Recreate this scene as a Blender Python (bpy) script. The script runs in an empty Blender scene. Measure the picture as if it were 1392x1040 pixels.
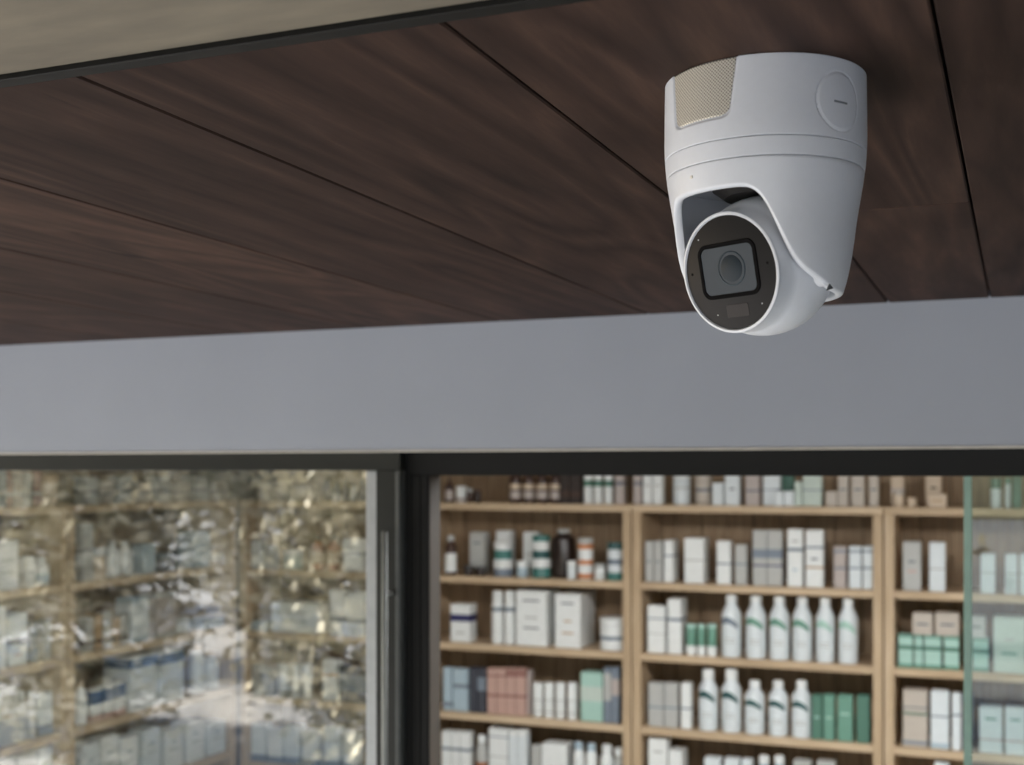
import bpy, bmesh, math, random
from mathutils import Vector, Matrix

random.seed(7)
scene = bpy.context.scene
col = scene.collection

# ------------------------------------------------------------------ camera
FW, FH = 1392, 1040
FPX = 1712.0                       # focal length in pixels of the 1392 wide frame
YAW = math.atan(696 / FPX)         # plank direction vanishes at the right border
HOR = 640.0                        # horizon row
EYE = 2.35
RIGHT = Vector((math.cos(YAW), math.sin(YAW), 0))
FWD = Vector((-math.sin(YAW), math.cos(YAW), 0))

cd = bpy.data.cameras.new('view_camera')
cam = bpy.data.objects.new('view_camera', cd)
col.objects.link(cam)
cam.location = (0, 0, EYE)
cam.rotation_euler = (math.radians(90), 0, YAW)
cd.sensor_width = 36.0
cd.lens = FPX / FW * 36.0
cd.shift_y = (HOR - FH / 2) / FW
cd.clip_start = 0.02
cd.clip_end = 200
cd.dof.use_dof = True
cd.dof.focus_distance = 0.95
cd.dof.aperture_fstop = 8.0
scene.camera = cam

# ------------------------------------------------------------------ sky, sun, exposure
SUN_DIR = Vector((-0.75, 0.22, 0.60)).normalized()     # towards the sun, behind the building
world = bpy.data.worlds.new('sky')
scene.world = world
world.use_nodes = True
wn = world.node_tree
wn.nodes.clear()
wo = wn.nodes.new('ShaderNodeOutputWorld')
wb = wn.nodes.new('ShaderNodeBackground')
ws = wn.nodes.new('ShaderNodeTexSky')
ws.sky_type = 'NISHITA'
ws.sun_disc = False
ws.sun_elevation = math.asin(SUN_DIR.z)
ws.sun_rotation = math.atan2(SUN_DIR.x, SUN_DIR.y)
ws.air_density = 1.2
ws.dust_density = 1.2
wb.inputs['Strength'].default_value = 0.52
wn.links.new(ws.outputs[0], wb.inputs[0])
wn.links.new(wb.outputs[0], wo.inputs[0])

sd = bpy.data.lights.new('sun', 'SUN')
sd.energy = 31.0
sd.angle = math.radians(1.0)
sd.color = (1.0, 0.88, 0.74)
sun = bpy.data.objects.new('sun', sd)
col.objects.link(sun)
sun.rotation_euler = SUN_DIR.to_track_quat('Z', 'Y').to_euler()

vs = scene.view_settings
vs.view_transform = 'Standard'
vs.look = 'None'
vs.exposure = 0.0
vs.gamma = 1.0
vs.use_curve_mapping = False
LAMP = 28.0                         # radiance of the shop's ceiling panels
scene.cycles.max_bounces = 10
scene.cycles.transparent_max_bounces = 12

# ------------------------------------------------------------------ materials
def lin(c):
    out = []
    for v in c[:3]:
        v = v / 255.0
        out.append(v / 12.92 if v <= 0.04045 else ((v + 0.055) / 1.055) ** 2.4)
    return (*out, 1.0)

MATS = {}

def new_mat(name):
    m = bpy.data.materials.new(name)
    m.use_nodes = True
    nt = m.node_tree
    b = nt.nodes['Principled BSDF']
    return m, nt, b

def plain(name, rgb, rough=0.5, metal=0.0, coat=0.0, var=0.06, scale=40.0, bump=0.0, spec=0.5):
    """a one-colour material with a faint procedural unevenness"""
    key = (name, rgb, rough, metal)
    if key in MATS:
        return MATS[key]
    m, nt, b = new_mat(name)
    tc = nt.nodes.new('ShaderNodeTexCoord')
    no = nt.nodes.new('ShaderNodeTexNoise')
    no.inputs['Scale'].default_value = scale
    no.inputs['Detail'].default_value = 3
    nt.links.new(tc.outputs['Object'], no.inputs['Vector'])
    rp = nt.nodes.new('ShaderNodeValToRGB')
    c = lin(rgb)
    rp.color_ramp.elements[0].color = tuple(x * (1 - var) for x in c[:3]) + (1,)
    rp.color_ramp.elements[1].color = tuple(min(1, x * (1 + var)) for x in c[:3]) + (1,)
    rp.color_ramp.elements[0].position = 0.3
    rp.color_ramp.elements[1].position = 0.7
    nt.links.new(no.outputs['Fac'], rp.inputs['Fac'])
    nt.links.new(rp.outputs['Color'], b.inputs['Base Color'])
    b.inputs['Roughness'].default_value = rough
    b.inputs['Metallic'].default_value = metal
    b.inputs['Coat Weight'].default_value = coat
    b.inputs['Specular IOR Level'].default_value = spec
    if bump:
        bp = nt.nodes.new('ShaderNodeBump')
        bp.inputs['Strength'].default_value = bump
        bp.inputs['Distance'].default_value = 0.001
        nt.links.new(no.outputs['Fac'], bp.inputs['Height'])
        nt.links.new(bp.outputs['Normal'], b.inputs['Normal'])
    MATS[key] = m
    return m

def wood(name, dark, mid, light, stretch=(16, 1.0, 16), rough=0.5, knots=True, ring=5.0, spec=0.3, lo=0.30, hi=0.72, dist=0.6):
    m, nt, b = new_mat(name)
    N, L = nt.nodes, nt.links
    tc = N.new('ShaderNodeTexCoord')
    oi = N.new('ShaderNodeObjectInfo')
    mu = N.new('ShaderNodeVectorMath'); mu.operation = 'SCALE'
    cx = N.new('ShaderNodeCombineXYZ')
    for i, k in enumerate((17.0, 31.0, 5.0)):
        mm = N.new('ShaderNodeMath'); mm.operation = 'MULTIPLY'; mm.inputs[1].default_value = k
        L.new(oi.outputs['Random'], mm.inputs[0]); L.new(mm.outputs[0], cx.inputs[i])
    ad = N.new('ShaderNodeVectorMath'); ad.operation = 'ADD'
    L.new(tc.outputs['Object'], ad.inputs[0]); L.new(cx.outputs[0], ad.inputs[1])
    mp = N.new('ShaderNodeMapping'); mp.inputs['Scale'].default_value = stretch
    L.new(ad.outputs[0], mp.inputs['Vector'])
    # broad cathedral figure
    n1 = N.new('ShaderNodeTexNoise'); n1.inputs['Scale'].default_value = 0.55; n1.inputs['Detail'].default_value = 2.0
    n1.inputs['Distortion'].default_value = dist
    L.new(mp.outputs[0], n1.inputs['Vector'])
    rg = N.new('ShaderNodeMath'); rg.operation = 'MULTIPLY'; rg.inputs[1].default_value = ring * 2
    L.new(n1.outputs['Fac'], rg.inputs[0])
    pp = N.new('ShaderNodeMath'); pp.operation = 'PINGPONG'; pp.inputs[1].default_value = 0.5
    L.new(rg.outputs[0], pp.inputs[0])
    # fine fibre
    mp2 = N.new('ShaderNodeMapping'); mp2.inputs['Scale'].default_value = tuple(s * 5 for s in stretch)
    L.new(ad.outputs[0], mp2.inputs['Vector'])
    n2 = N.new('ShaderNodeTexNoise'); n2.inputs['Scale'].default_value = 1.0; n2.inputs['Detail'].default_value = 5.0
    n2.inputs['Roughness'].default_value = 0.65
    L.new(mp2.outputs[0], n2.inputs['Vector'])
    # slow blotches
    n3 = N.new('ShaderNodeTexNoise'); n3.inputs['Scale'].default_value = 0.22; n3.inputs['Detail'].default_value = 3.0
    L.new(mp.outputs[0], n3.inputs['Vector'])
    m1 = N.new('ShaderNodeMath'); m1.operation = 'MULTIPLY_ADD'; m1.inputs[1].default_value = 0.34
    L.new(pp.outputs[0], m1.inputs[0])
    m2 = N.new('ShaderNodeMath'); m2.operation = 'MULTIPLY_ADD'; m2.inputs[1].default_value = 0.42
    L.new(n2.outputs['Fac'], m2.inputs[0]); L.new(m2.outputs[0], m1.inputs[2])
    m3 = N.new('ShaderNodeMath'); m3.operation = 'MULTIPLY'; m3.inputs[1].default_value = 0.45
    L.new(n3.outputs['Fac'], m3.inputs[0]); L.new(m3.outputs[0], m2.inputs[2])
    rp = N.new('ShaderNodeValToRGB')
    e = rp.color_ramp.elements
    e[0].position = lo; e[0].color = lin(dark)
    e[1].position = hi; e[1].color = lin(light)
    x = e.new((lo + hi) / 2); x.color = lin(mid)
    L.new(m1.outputs[0], rp.inputs['Fac'])
    outc = rp.outputs['Color']
    if knots:
        mpk = N.new('ShaderNodeMapping'); mpk.inputs['Scale'].default_value = (13, 3.2, 13)
        L.new(ad.outputs[0], mpk.inputs['Vector'])
        vo = N.new('ShaderNodeTexNoise'); vo.inputs['Scale'].default_value = 1.1; vo.inputs['Detail'].default_value = 4.0
        vo.inputs['Distortion'].default_value = 0.8
        L.new(mpk.outputs[0], vo.inputs['Vector'])
        kr = N.new('ShaderNodeValToRGB')
        kr.color_ramp.elements[0].position = 0.66; kr.color_ramp.elements[0].color = (0, 0, 0, 1)
        kr.color_ramp.elements[1].position = 0.74; kr.color_ramp.elements[1].color = (1, 1, 1, 1)
        L.new(vo.outputs['Fac'], kr.inputs['Fac'])
        mx = N.new('ShaderNodeMix'); mx.data_type = 'RGBA'
        L.new(kr.outputs['Color'], mx.inputs['Factor'])
        L.new(outc, mx.inputs[6])
        mx.inputs[7].default_value = tuple(v * 0.75 for v in lin(dark)[:3]) + (1,)
        outc = mx.outputs[2]
    L.new(outc, b.inputs['Base Color'])
    b.inputs['Roughness'].default_value = rough
    b.inputs['Specular IOR Level'].default_value = spec
    bp = N.new('ShaderNodeBump'); bp.inputs['Strength'].default_value = 0.25; bp.inputs['Distance'].default_value = 0.001
    L.new(m1.outputs[0], bp.inputs['Height']); L.new(bp.outputs['Normal'], b.inputs['Normal'])
    return m

def glass_mat(name, tint, refl):
    """thin pane: tinted see-through plus a mirror part that grows at grazing angles"""
    m = bpy.data.materials.new(name)
    m.use_nodes = True
    nt = m.node_tree; nt.nodes.clear()
    N, L = nt.nodes, nt.links
    o = N.new('ShaderNodeOutputMaterial')
    tr = N.new('ShaderNodeBsdfTransparent'); tr.inputs['Color'].default_value = (*tint, 1)
    gl = N.new('ShaderNodeBsdfGlossy'); gl.inputs['Roughness'].default_value = 0.0
    # Schlick reflectance of a pane, the same from both faces
    ge = N.new('ShaderNodeNewGeometry')
    dt = N.new('ShaderNodeVectorMath'); dt.operation = 'DOT_PRODUCT'
    L.new(ge.outputs['Incoming'], dt.inputs[0]); L.new(ge.outputs['Normal'], dt.inputs[1])
    ab = N.new('ShaderNodeMath'); ab.operation = 'ABSOLUTE'; L.new(dt.outputs['Value'], ab.inputs[0])
    om = N.new('ShaderNodeMath'); om.operation = 'SUBTRACT'; om.inputs[0].default_value = 1.0; L.new(ab.outputs[0], om.inputs[1])
    pw = N.new('ShaderNodeMath'); pw.operation = 'POWER'; pw.inputs[1].default_value = 5.0; L.new(om.outputs[0], pw.inputs[0])
    ad = N.new('ShaderNodeMath'); ad.operation = 'MULTIPLY_ADD'; ad.use_clamp = True
    ad.inputs[1].default_value = 1 - refl; ad.inputs[2].default_value = refl
    L.new(pw.outputs[0], ad.inputs[0])
    mx = N.new('ShaderNodeMixShader')
    L.new(ad.outputs[0], mx.inputs[0]); L.new(tr.outputs[0], mx.inputs[1]); L.new(gl.outputs[0], mx.inputs[2])
    L.new(mx.outputs[0], o.inputs[0])
    return m

M_SOFFIT = wood('dark_plank_wood', (36, 25, 21), (58, 43, 37), (83, 63, 53), stretch=(11, 1.2, 11), rough=0.72, ring=4.5, spec=0.15, lo=0.33, hi=0.76, dist=0.8)
M_OAK = wood('light_oak', (168, 144, 116), (192, 168, 138), (210, 188, 160), stretch=(2.0, 30, 30), rough=0.5, knots=False, ring=3)
M_OAKV = wood('light_oak_upright', (162, 138, 110), (184, 160, 130), (202, 180, 152), stretch=(30, 30, 2.0), rough=0.5, knots=False, ring=3)
M_BACK = wood('brown_board_wood', (116, 94, 72), (144, 120, 95), (168, 146, 118), stretch=(22, 22, 1.6), rough=0.6, knots=False, ring=4)
M_WALL = plain('grey_render_wall', (166, 172, 182), 0.75, var=0.02, scale=6, bump=0.05)
M_TRIMW = plain('pale_metal_bead', (205, 200, 190), 0.4, 0.2)
M_BLACK = plain('black_aluminium', (14, 15, 15), 0.5, 0.0, var=0.04, spec=0.25)
M_DOORM = plain('charcoal_aluminium', (36, 38, 35), 0.4, 0.0, var=0.05, spec=0.35)
M_STEEL = plain('brushed_steel', (140, 142, 140), 0.5, 0.8)
M_PALE = plain('pale_grey_metal', (176, 180, 182), 0.35, 0.3)
M_EDGE = plain('black_edge_trim', (20, 20, 18), 0.6, spec=0.2)
M_WHITE = plain('white_camera_plastic', (220, 224, 230), 0.38, var=0.01, scale=200)
M_PLATE = plain('black_gloss_plate', (36, 35, 35), 0.45, coat=0.0, var=0.03, spec=0.15)
M_GASKET = plain('black_rubber', (8, 8, 9), 0.8, spec=0.1)
M_LENSW = plain('blue_grey_lens_glass', (42, 52, 60), 0.4, coat=0.05, var=0.05, scale=60, spec=0.3)
M_LENSR = plain('dark_lens_glass', (38, 47, 54), 0.5, spec=0.2)
M_LENSC = plain('lens_ring', (50, 61, 69), 0.5, spec=0.2)
M_LED = plain('smoked_led_cover', (52, 49, 49), 0.4, spec=0.2)
M_DARKIN = plain('cavity_shade_dark', (40, 38, 36), 0.5)
M_SCREW = plain('dark_screw', (46, 50, 56), 0.4)
M_SHOPW = plain('shop_wall_paint', (150, 138, 122), 0.8)
M_SHOPF = plain('shop_floor_vinyl', (150, 140, 128), 0.5)
M_SHOPC = plain('shop_ceiling_paint', (215, 212, 206), 0.9)
M_PAVE = plain('sandstone_paving', (150, 154, 160), 0.85, scale=3, var=0.12)
M_BARK = plain('bark', (92, 78, 62), 0.9, var=0.3, scale=30, bump=0.6)
M_GLASS = glass_mat('door_glass', (0.90, 0.92, 0.90), 0.18)
M_GLASS2 = glass_mat('green_tinted_glass', (0.80, 0.86, 0.84), 0.05)
M_GEDGE = plain('green_glass_edge', (134, 166, 152), 0.2)

def plaster():
    m, nt, b = new_mat('beige_plaster')
    N, L = nt.nodes, nt.links
    tc = N.new('ShaderNodeTexCoord')
    mp = N.new('ShaderNodeMapping'); mp.inputs['Scale'].default_value = (9, 30, 30)
    L.new(tc.outputs['Object'], mp.inputs[0])
    n = N.new('ShaderNodeTexNoise'); n.inputs['Scale'].default_value = 1.4; n.inputs['Detail'].default_value = 6
    L.new(mp.outputs[0], n.inputs['Vector'])
    n2 = N.new('ShaderNodeTexNoise'); n2.inputs['Scale'].default_value = 2.2
    L.new(tc.outputs['Object'], n2.inputs['Vector'])
    r = N.new('ShaderNodeValToRGB')
    r.color_ramp.elements[0].color = lin((112, 105, 92)); r.color_ramp.elements[1].color = lin((130, 122, 106))
    r.color_ramp.elements[0].position = 0.35; r.color_ramp.elements[1].position = 0.7
    L.new(n.outputs['Fac'], r.inputs[0]); L.new(r.outputs[0], b.inputs['Base Color'])
    ml = N.new('ShaderNodeMath'); ml.operation = 'MULTIPLY'
    L.new(n.outputs['Fac'], ml.inputs[0]); L.new(n2.outputs['Fac'], ml.inputs[1])
    bp = N.new('ShaderNodeBump'); bp.inputs['Strength'].default_value = 0.5; bp.inputs['Distance'].default_value = 0.003
    L.new(ml.outputs[0], bp.inputs['Height']); L.new(bp.outputs[0], b.inputs['Normal'])
    b.inputs['Roughness'].default_value = 0.8
    return m
M_PLASTER = plaster()

def grille_mat():
    m, nt, b = new_mat('perforated_champagne_metal')
    N, L = nt.nodes, nt.links
    uv = N.new('ShaderNodeUVMap')
    mp = N.new('ShaderNodeMapping'); mp.inputs['Rotation'].default_value = (0, 0, math.radians(45))
    mp.inputs['Scale'].default_value = (1000 / 1.6,) * 3       # uv in metres -> cells of 1.15 mm
    L.new(uv.outputs[0], mp.inputs[0])
    fr = N.new('ShaderNodeVectorMath'); fr.operation = 'FRACTION'; L.new(mp.outputs[0], fr.inputs[0])
    sb = N.new('ShaderNodeVectorMath'); sb.operation = 'SUBTRACT'; sb.inputs[1].default_value = (0.5, 0.5, 0)
    L.new(fr.outputs[0], sb.inputs[0])
    ln = N.new('ShaderNodeVectorMath'); ln.operation = 'LENGTH'; L.new(sb.outputs[0], ln.inputs[0])
    r = N.new('ShaderNodeValToRGB')
    r.color_ramp.elements[0].position = 0.26; r.color_ramp.elements[0].color = lin((120, 112, 98))
    r.color_ramp.elements[1].position = 0.36; r.color_ramp.elements[1].color = lin((224, 220, 208))
    L.new(ln.outputs['Value'], r.inputs[0]); L.new(r.outputs[0], b.inputs['Base Color'])
    b.inputs['Metallic'].default_value = 0.3
    b.inputs['Roughness'].default_value = 0.4
    return m
M_GRILLE = grille_mat()

def leaf_mat():
    m, nt, b = new_mat('pale_leaves')
    N, L = nt.nodes, nt.links
    gi = N.new('ShaderNodeNewGeometry')
    r = N.new('ShaderNodeValToRGB')
    r.color_ramp.elements[0].color = lin((104, 106, 86)); r.color_ramp.elements[1].color = lin((214, 210, 194))
    L.new(gi.outputs['Random Per Island'], r.inputs[0]); L.new(r.outputs[0], b.inputs['Base Color'])
    b.inputs['Roughness'].default_value = 0.3
    b.inputs['Transmission Weight'].default_value = 0.0
    return m
M_LEAF = leaf_mat()

def emit_mat():
    m, nt, b = new_mat('lamp_diffuser')
    b.inputs['Base Color'].default_value = (0.9, 0.9, 0.9, 1)
    b.inputs['Emission Color'].default_value = (0.98, 0.99, 1.0, 1)
    b.inputs['Emission Strength'].default_value = LAMP
    return m
M_EMIT = emit_mat()

# ------------------------------------------------------------------ mesh helpers
def finish(name, bm, mat, parent=None, smooth=False):
    me = bpy.data.meshes.new(name)
    bmesh.ops.recalc_face_normals(bm, faces=bm.faces[:])
    bm.to_mesh(me); bm.free()
    if smooth:
        for p in me.polygons:
            p.use_smooth = True
    me.materials.append(mat)
    o = bpy.data.objects.new(name, me)
    col.objects.link(o)
    if parent:
        o.parent = parent
    return o

def box_bm(x0, x1, y0, y1, z0, z1, bevel=0.0, bm=None, seg=1):
    b = bmesh.new()
    r = bmesh.ops.create_cube(b, size=1.0)
    for v in b.verts:
        v.co = Vector(((v.co.x + .5) * (x1 - x0) + x0, (v.co.y + .5) * (y1 - y0) + y0, (v.co.z + .5) * (z1 - z0) + z0))
    if bevel:
        bmesh.ops.bevel(b, geom=b.edges[:], offset=bevel, segments=seg, affect='EDGES', profile=0.5)
    if bm is None:
        return b
    tmp = bpy.data.meshes.new('tmp'); b.to_mesh(tmp); b.free(); bm.from_mesh(tmp); bpy.data.meshes.remove(tmp)
    return bm

def lathe_bm(prof, seg=24, closed=True):
    """prof: list of (r, z) ; axis z"""
    bm = bmesh.new()
    rings = []
    for r, z in prof:
        if r < 1e-6:
            rings.append([bm.verts.new((0, 0, z))])
        else:
            rings.append([bm.verts.new((r * math.cos(2 * math.pi * i / seg), r * math.sin(2 * math.pi * i / seg), z)) for i in range(seg)])
    for a, b in zip(rings, rings[1:]):
        for i in range(seg):
            j = (i + 1) % seg
            if len(a) == 1 and len(b) == 1:
                continue
            if len(a) == 1:
                bm.faces.new((a[0], b[i], b[j]))
            elif len(b) == 1:
                bm.faces.new((a[i], a[j], b[0]))
            else:
                bm.faces.new((a[i], a[j], b[j], b[i]))
    return bm

def sharpen(o, deg=35):
    me = o.data
    me.set_sharp_from_angle(angle=math.radians(deg))

def empty(name, loc=(0, 0, 0), rz=0.0):
    o = bpy.data.objects.new(name, None)
    col.objects.link(o)
    o.location = loc
    o.rotation_euler = (0, 0, rz)
    o.empty_display_size = 0.05
    return o

def tag(o, label, cat, group=None):
    o['label'] = label
    o['category'] = cat
    if group:
        o['group'] = group
    return o

def struct(o, label):
    o['kind'] = 'structure'
    o['label'] = label
    return o

# pixel -> world helpers (a pixel is only a direction; the plane gives the distance)
def ang(px):
    return math.atan((px - 696) / FPX) - YAW          # from +Y, negative to the left
def x_on_y(px, Y):
    return Y * math.tan(ang(px))
def y_on_x(px, X):
    return X / math.tan(ang(px))
def depth(X, Y):
    return X * FWD.x + Y * FWD.y
def z_at(py, X, Y):
    return EYE + (HOR - py) * depth(X, Y) / FPX

# ------------------------------------------------------------------ setting
ZS = EYE + 0.2570                    # underside of the wooden soffit
YW = 2.0                             # face of the grey wall over the shopfront
YE = 0.652                           # street edge of the soffit
XL, XR = -3.9, 2.6

soffit = struct(finish('ceiling', box_bm(XL, XR, YE, YW, ZS + 0.021, ZS + 0.06), M_EDGE), 'dark wooden plank soffit over the shopfront')
PW = 0.262
seam0 = -0.047
k = -14
while True:
    xa = seam0 + k * PW
    xb = xa + PW
    if xa >= XR:
        break
    if xb > XL:
        def plank(x0, x1, y0, y1):
            b = box_bm(-(x1 - x0) / 2 + 0.0011, (x1 - x0) / 2 - 0.0011, 0, y1 - y0, 0, 0.02, 0.0013)
            o = finish('plank', b, M_SOFFIT, soffit)
            o.location = ((x0 + x1) / 2, y0, ZS)
        if k == -1:      # the row that carries the camera: whole board in front, two narrow boards behind it
            plank(xa, xb, YE + 0.001, 1.28)
            xm = -0.192
            plank(xa, xm, 1.281, YW)
            plank(xm, xb, 1.281, YW)
        else:
            plank(xa, xb, YE + 0.001, YW)
    k += 1

struct(finish('trim_1', box_bm(XL, XR, YE - 0.013, YE, ZS - 0.001, ZS + 0.05, 0.0006), M_EDGE), 'black edge trim along the soffit')
struct(finish('ceiling', box_bm(XL, 7.0, -3.2, YE - 0.013, ZS + 0.003, ZS + 0.06), M_PLASTER), 'beige plastered canopy ceiling')  # forward and right reach is unseen, added to shade the ground
ZL = EYE + 0.0335                    # underside of the lintel
struct(finish('wall_front', box_bm(XL, XR, YW, YW + 0.22, ZL + 0.0035, EYE + 1.1), M_WALL), 'smooth grey wall over the shopfront')
struct(finish('trim_2', box_bm(XL, XR, YW - 0.0015, YW + 0.03, ZL, ZL + 0.0035, 0.0006), M_TRIMW), 'thin pale bead under the grey wall')
# unseen wall added beyond the right border to cut light from the right
struct(finish('wall_right', box_bm(XR, XR + 0.2, -3.2, YW, 0, ZS), plain('slate_blue_paint', (92, 104, 120), 0.8)), 'added slate blue wall blocking light from the right of the entrance bay')
# shop box
YB = 5.36
struct(finish('wall_back', box_bm(XL, XR, YB, YB + 0.15, 0, EYE + 0.6), M_SHOPW), 'shop back wall')
struct(finish('wall_left', box_bm(XL - 0.15, XL, YW, YB + 0.15, 0, EYE + 0.6), M_SHOPW), 'shop side wall')
struct(finish('wall_right', box_bm(XR, XR + 0.15, YW, YB + 0.15, 0, EYE + 0.6), M_SHOPW), 'shop side wall')
struct(finish('ceiling', box_bm(XL, XR, YW + 0.22, YB, EYE + 0.36, EYE + 0.5), M_SHOPC), 'white shop ceiling')
struct(finish('floor', box_bm(XL, XR, YW + 0.05, YB, -0.1, 0.0), M_SHOPF), 'shop floor')
struct(finish('floor', box_bm(-60, 60, -60, YW + 0.05, -0.12, 0.0), M_PAVE), 'sandstone pavement outside the shop')

# shopfront: head beam, post, sliding glass door leaf, side glass
YF = 2.045
XP0, XP1 = x_on_y(545, YF), x_on_y(582, YF)
struct(finish('trim_3', box_bm(XP0, XR, YF, YF + 0.05, EYE - 0.0085, ZL + 0.002, 0.001), M_BLACK), 'black head rail over the shop entrance')
post = struct(finish('trim_4', box_bm(XP0, XP1, YF, YF + 0.048, 0, EYE - 0.0085, 0.001), M_BLACK), 'black door post of the shopfront')
for f in (0.36, 0.68):               # shallow ribs along the post
    xx = XP0 + (XP1 - XP0) * f
    finish('rib', box_bm(xx - 0.0025, xx + 0.0025, YF - 0.0025, YF, 0, EYE - 0.009, 0.0006), M_BLACK, post)
finish('jamb_liner', box_bm(XP1, XP1 + 0.002, YF + 0.004, YF + 0.046, 0, EYE - 0.009), plain('grey_brown_liner', (74, 68, 62), 0.5), post)

door = struct(empty('door_1', (0, 0, 0)), 'charcoal framed sliding glass door with a long steel handle')
YD = 2.022
xs0, xs1 = x_on_y(511, YD), x_on_y(543.5, YD)
finish('top_rail', box_bm(XL, xs1, YD, YD + 0.04, EYE + 0.0005, ZL + 0.001, 0.001), M_DOORM, door)
finish('stile', box_bm(xs0, xs1 - 0.008, YD, YD + 0.04, 0.02, EYE + 0.0005, 0.001), M_DOORM, door)
finish('stile_edge', box_bm(xs1 - 0.008, xs1, YD - 0.003, YD + 0.04, 0.02, EYE + 0.0005, 0.002), plain('grey_stile_edge', (104, 106, 104), 0.35, 0.4), door)
finish('bottom_rail', box_bm(XL, xs0, YD, YD + 0.04, 0.02, 0.10, 0.001), M_DOORM, door)
finish('pale_strip', box_bm(x_on_y(498.5, YD + .01), xs0, YD + 0.006, YD + 0.03, 0.1, EYE + 0.0005, 0.002), M_PALE, door)  # pale upright strip between pane and stile
finish('glass_pane', box_bm(XL + 0.02, xs0, YD + 0.018, YD + 0.024, 0.1, EYE + 0.001), M_GLASS, door)
hb = lathe_bm([(0, 0), (0.0048, 0.0), (0.0055, 0.001), (0.0055, 1.099), (0.0048, 1.1), (0, 1.1)], 20)
h = finish('handle', hb, M_STEEL, door, True)
hx = x_on_y(523, YD - 0.03)
h.location = (hx, YD - 0.03, EYE - 0.108 - 1.1); sharpen(h)
for zz in (EYE - 0.22, EYE - 1.1):
    b = box_bm(hx - 0.004, hx + 0.004, YD - 0.028, YD, zz - 0.004, zz + 0.004, 0.001)
    finish('standoff', b, M_STEEL, h).matrix_parent_inverse = Matrix.Translation(-h.location)

win = struct(empty('window_1', (0, 0, 0)), 'green tinted glass panel beside the shop entrance')
YG = 2.11
xg0, xg1 = x_on_y(1310, YG), x_on_y(1321, YG)
finish('glass_edge', box_bm(xg0, xg1, YG, YG + 0.012, 0.02, EYE + 0.03, 0.001), M_GEDGE, win)
finish('glass_pane', box_bm(xg1, 1.6, YG, YG + 0.010, 0.02, EYE + 0.03), M_GLASS2, win)

# shop ceiling lamps (real fittings, above the door head)
for i, (lx, ly) in enumerate(((-1.55, 2.85), (-0.55, 2.85), (0.45, 2.85), (1.45, 2.85))):
    t = tag(empty('ceiling_light', (lx, ly, EYE + 0.36)), 'square white panel lamp on shop ceiling, ' + ('first', 'second', 'third', 'fourth')[i] + ' from the side wall shelves', 'lamp', 'shop ceiling lamps')
    b = bmesh.new()
    for (a0, a1, c0, c1) in ((-.32, .32, -.32, -.3), (-.32, .32, .3, .32), (-.32, -.3, -.3, .3), (.3, .32, -.3, .3)):
        box_bm(a0, a1, c0, c1, -0.03, 0, 0.0, b)
    finish('frame', b, M_PALE, t)
    finish('diffuser', box_bm(-.3, .3, -.3, .3, -0.025, -0.005), M_EMIT, t)

# ------------------------------------------------------------------ security camera
DC = 0.257 * FPX / 525.0
_a = ang(1039)
_r = DC / math.cos(math.atan((1039 - 696) / FPX))
CX, CY = _r * math.sin(_a), _r * math.cos(_a)
FACE = -50.0                                           # facing direction, degrees from 'towards the viewer'
def bdir(bdeg):
    t = math.radians(bdeg)
    return RIGHT * math.sin(t) - FWD * math.cos(t)
S = 0.001 * 1.01

PROF = [(0, 64.9), (20, 65.2), (44, 65.4), (62, 64.0), (78, 61.4), (92, 59.0), (109, 56.9), (121, 55.0), (133, 52.4), (142, 49.4), (160, 44)]
def rprof(hh):
    for (h0, r0), (h1, r1) in zip(PROF, PROF[1:]):
        if hh <= h1:
            t = (hh - h0) / (h1 - h0)
            return r0 + (r1 - r0) * t
    return PROF[-1][1]
def rsm(hh):
    return sum(rprof(max(0, hh + d)) for d in (-6, -4, -2, 0, 2, 4, 6)) / 7

cctv = tag(empty('security_camera', (CX, CY, ZS)), 'white turret security camera with black lens face under the wooden soffit', 'camera')

def pt(bdeg, r, hh):
    v = bdir(bdeg) * (r * S)
    return (v.x, v.y, -hh * S)

def sm(a, b, x):
    t = max(0, min(1, (x - a) / (b - a)))
    return t * t * (3 - 2 * t)

def grille_sd(bd, hh):
    """signed distance (mm, negative inside) of the rounded trapezoid of the grille recess"""
    al = bd - FACE
    x = abs(math.radians(al) * 65)
    half = math.radians(24.5 - 4.5 * min(1, max(0, hh) / 37)) * 65
    cr = 6.0
    dx, dy = x - (half - cr), hh - (37 - cr)
    if dx > 0 and dy > 0:
        return math.hypot(dx, dy) - cr
    return max(dx, dy) - cr
CAPB, CAPH, CAPR = 33.5, 27.0, 18.3
def base_r(bd, hh, h0, h1):
    r = rsm(hh)
    e = min(hh - h0, h1 - hh)
    r -= 0.5 * (1 - sm(0, 0.5, e))
    r -= 1.5 * (1 - sm(-0.9, 0.3, grille_sd(bd, hh)))
    dc = math.hypot(math.radians(bd - CAPB) * 65, hh - CAPH)
    r -= 0.55 * (1 - sm(0.15, 0.6, abs(dc - CAPR)))
    return r

def ring_section(name, h0, h1, hs, nb, inner, fn):
    bm = bmesh.new()
    rows = []
    for hh in hs:
        rows.append([bm.verts.new(pt(360 * i / nb, fn(360 * i / nb if 360 * i / nb < 180 else 360 * i / nb - 360, hh), hh)) for i in range(nb)])
    rin = inner
    rows.insert(0, [bm.verts.new(pt(360 * i / nb, rin, h0)) for i in range(nb)])
    rows.append([bm.verts.new(pt(360 * i / nb, rin, h1)) for i in range(nb)])
    for a, b in zip(rows, rows[1:]):
        for i in range(nb):
            j = (i + 1) % nb
            bm.faces.new((a[i], a[j], b[j], b[i]))
    o = finish(name, bm, M_WHITE, cctv, True)
    sharpen(o, 40)
    return o

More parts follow.
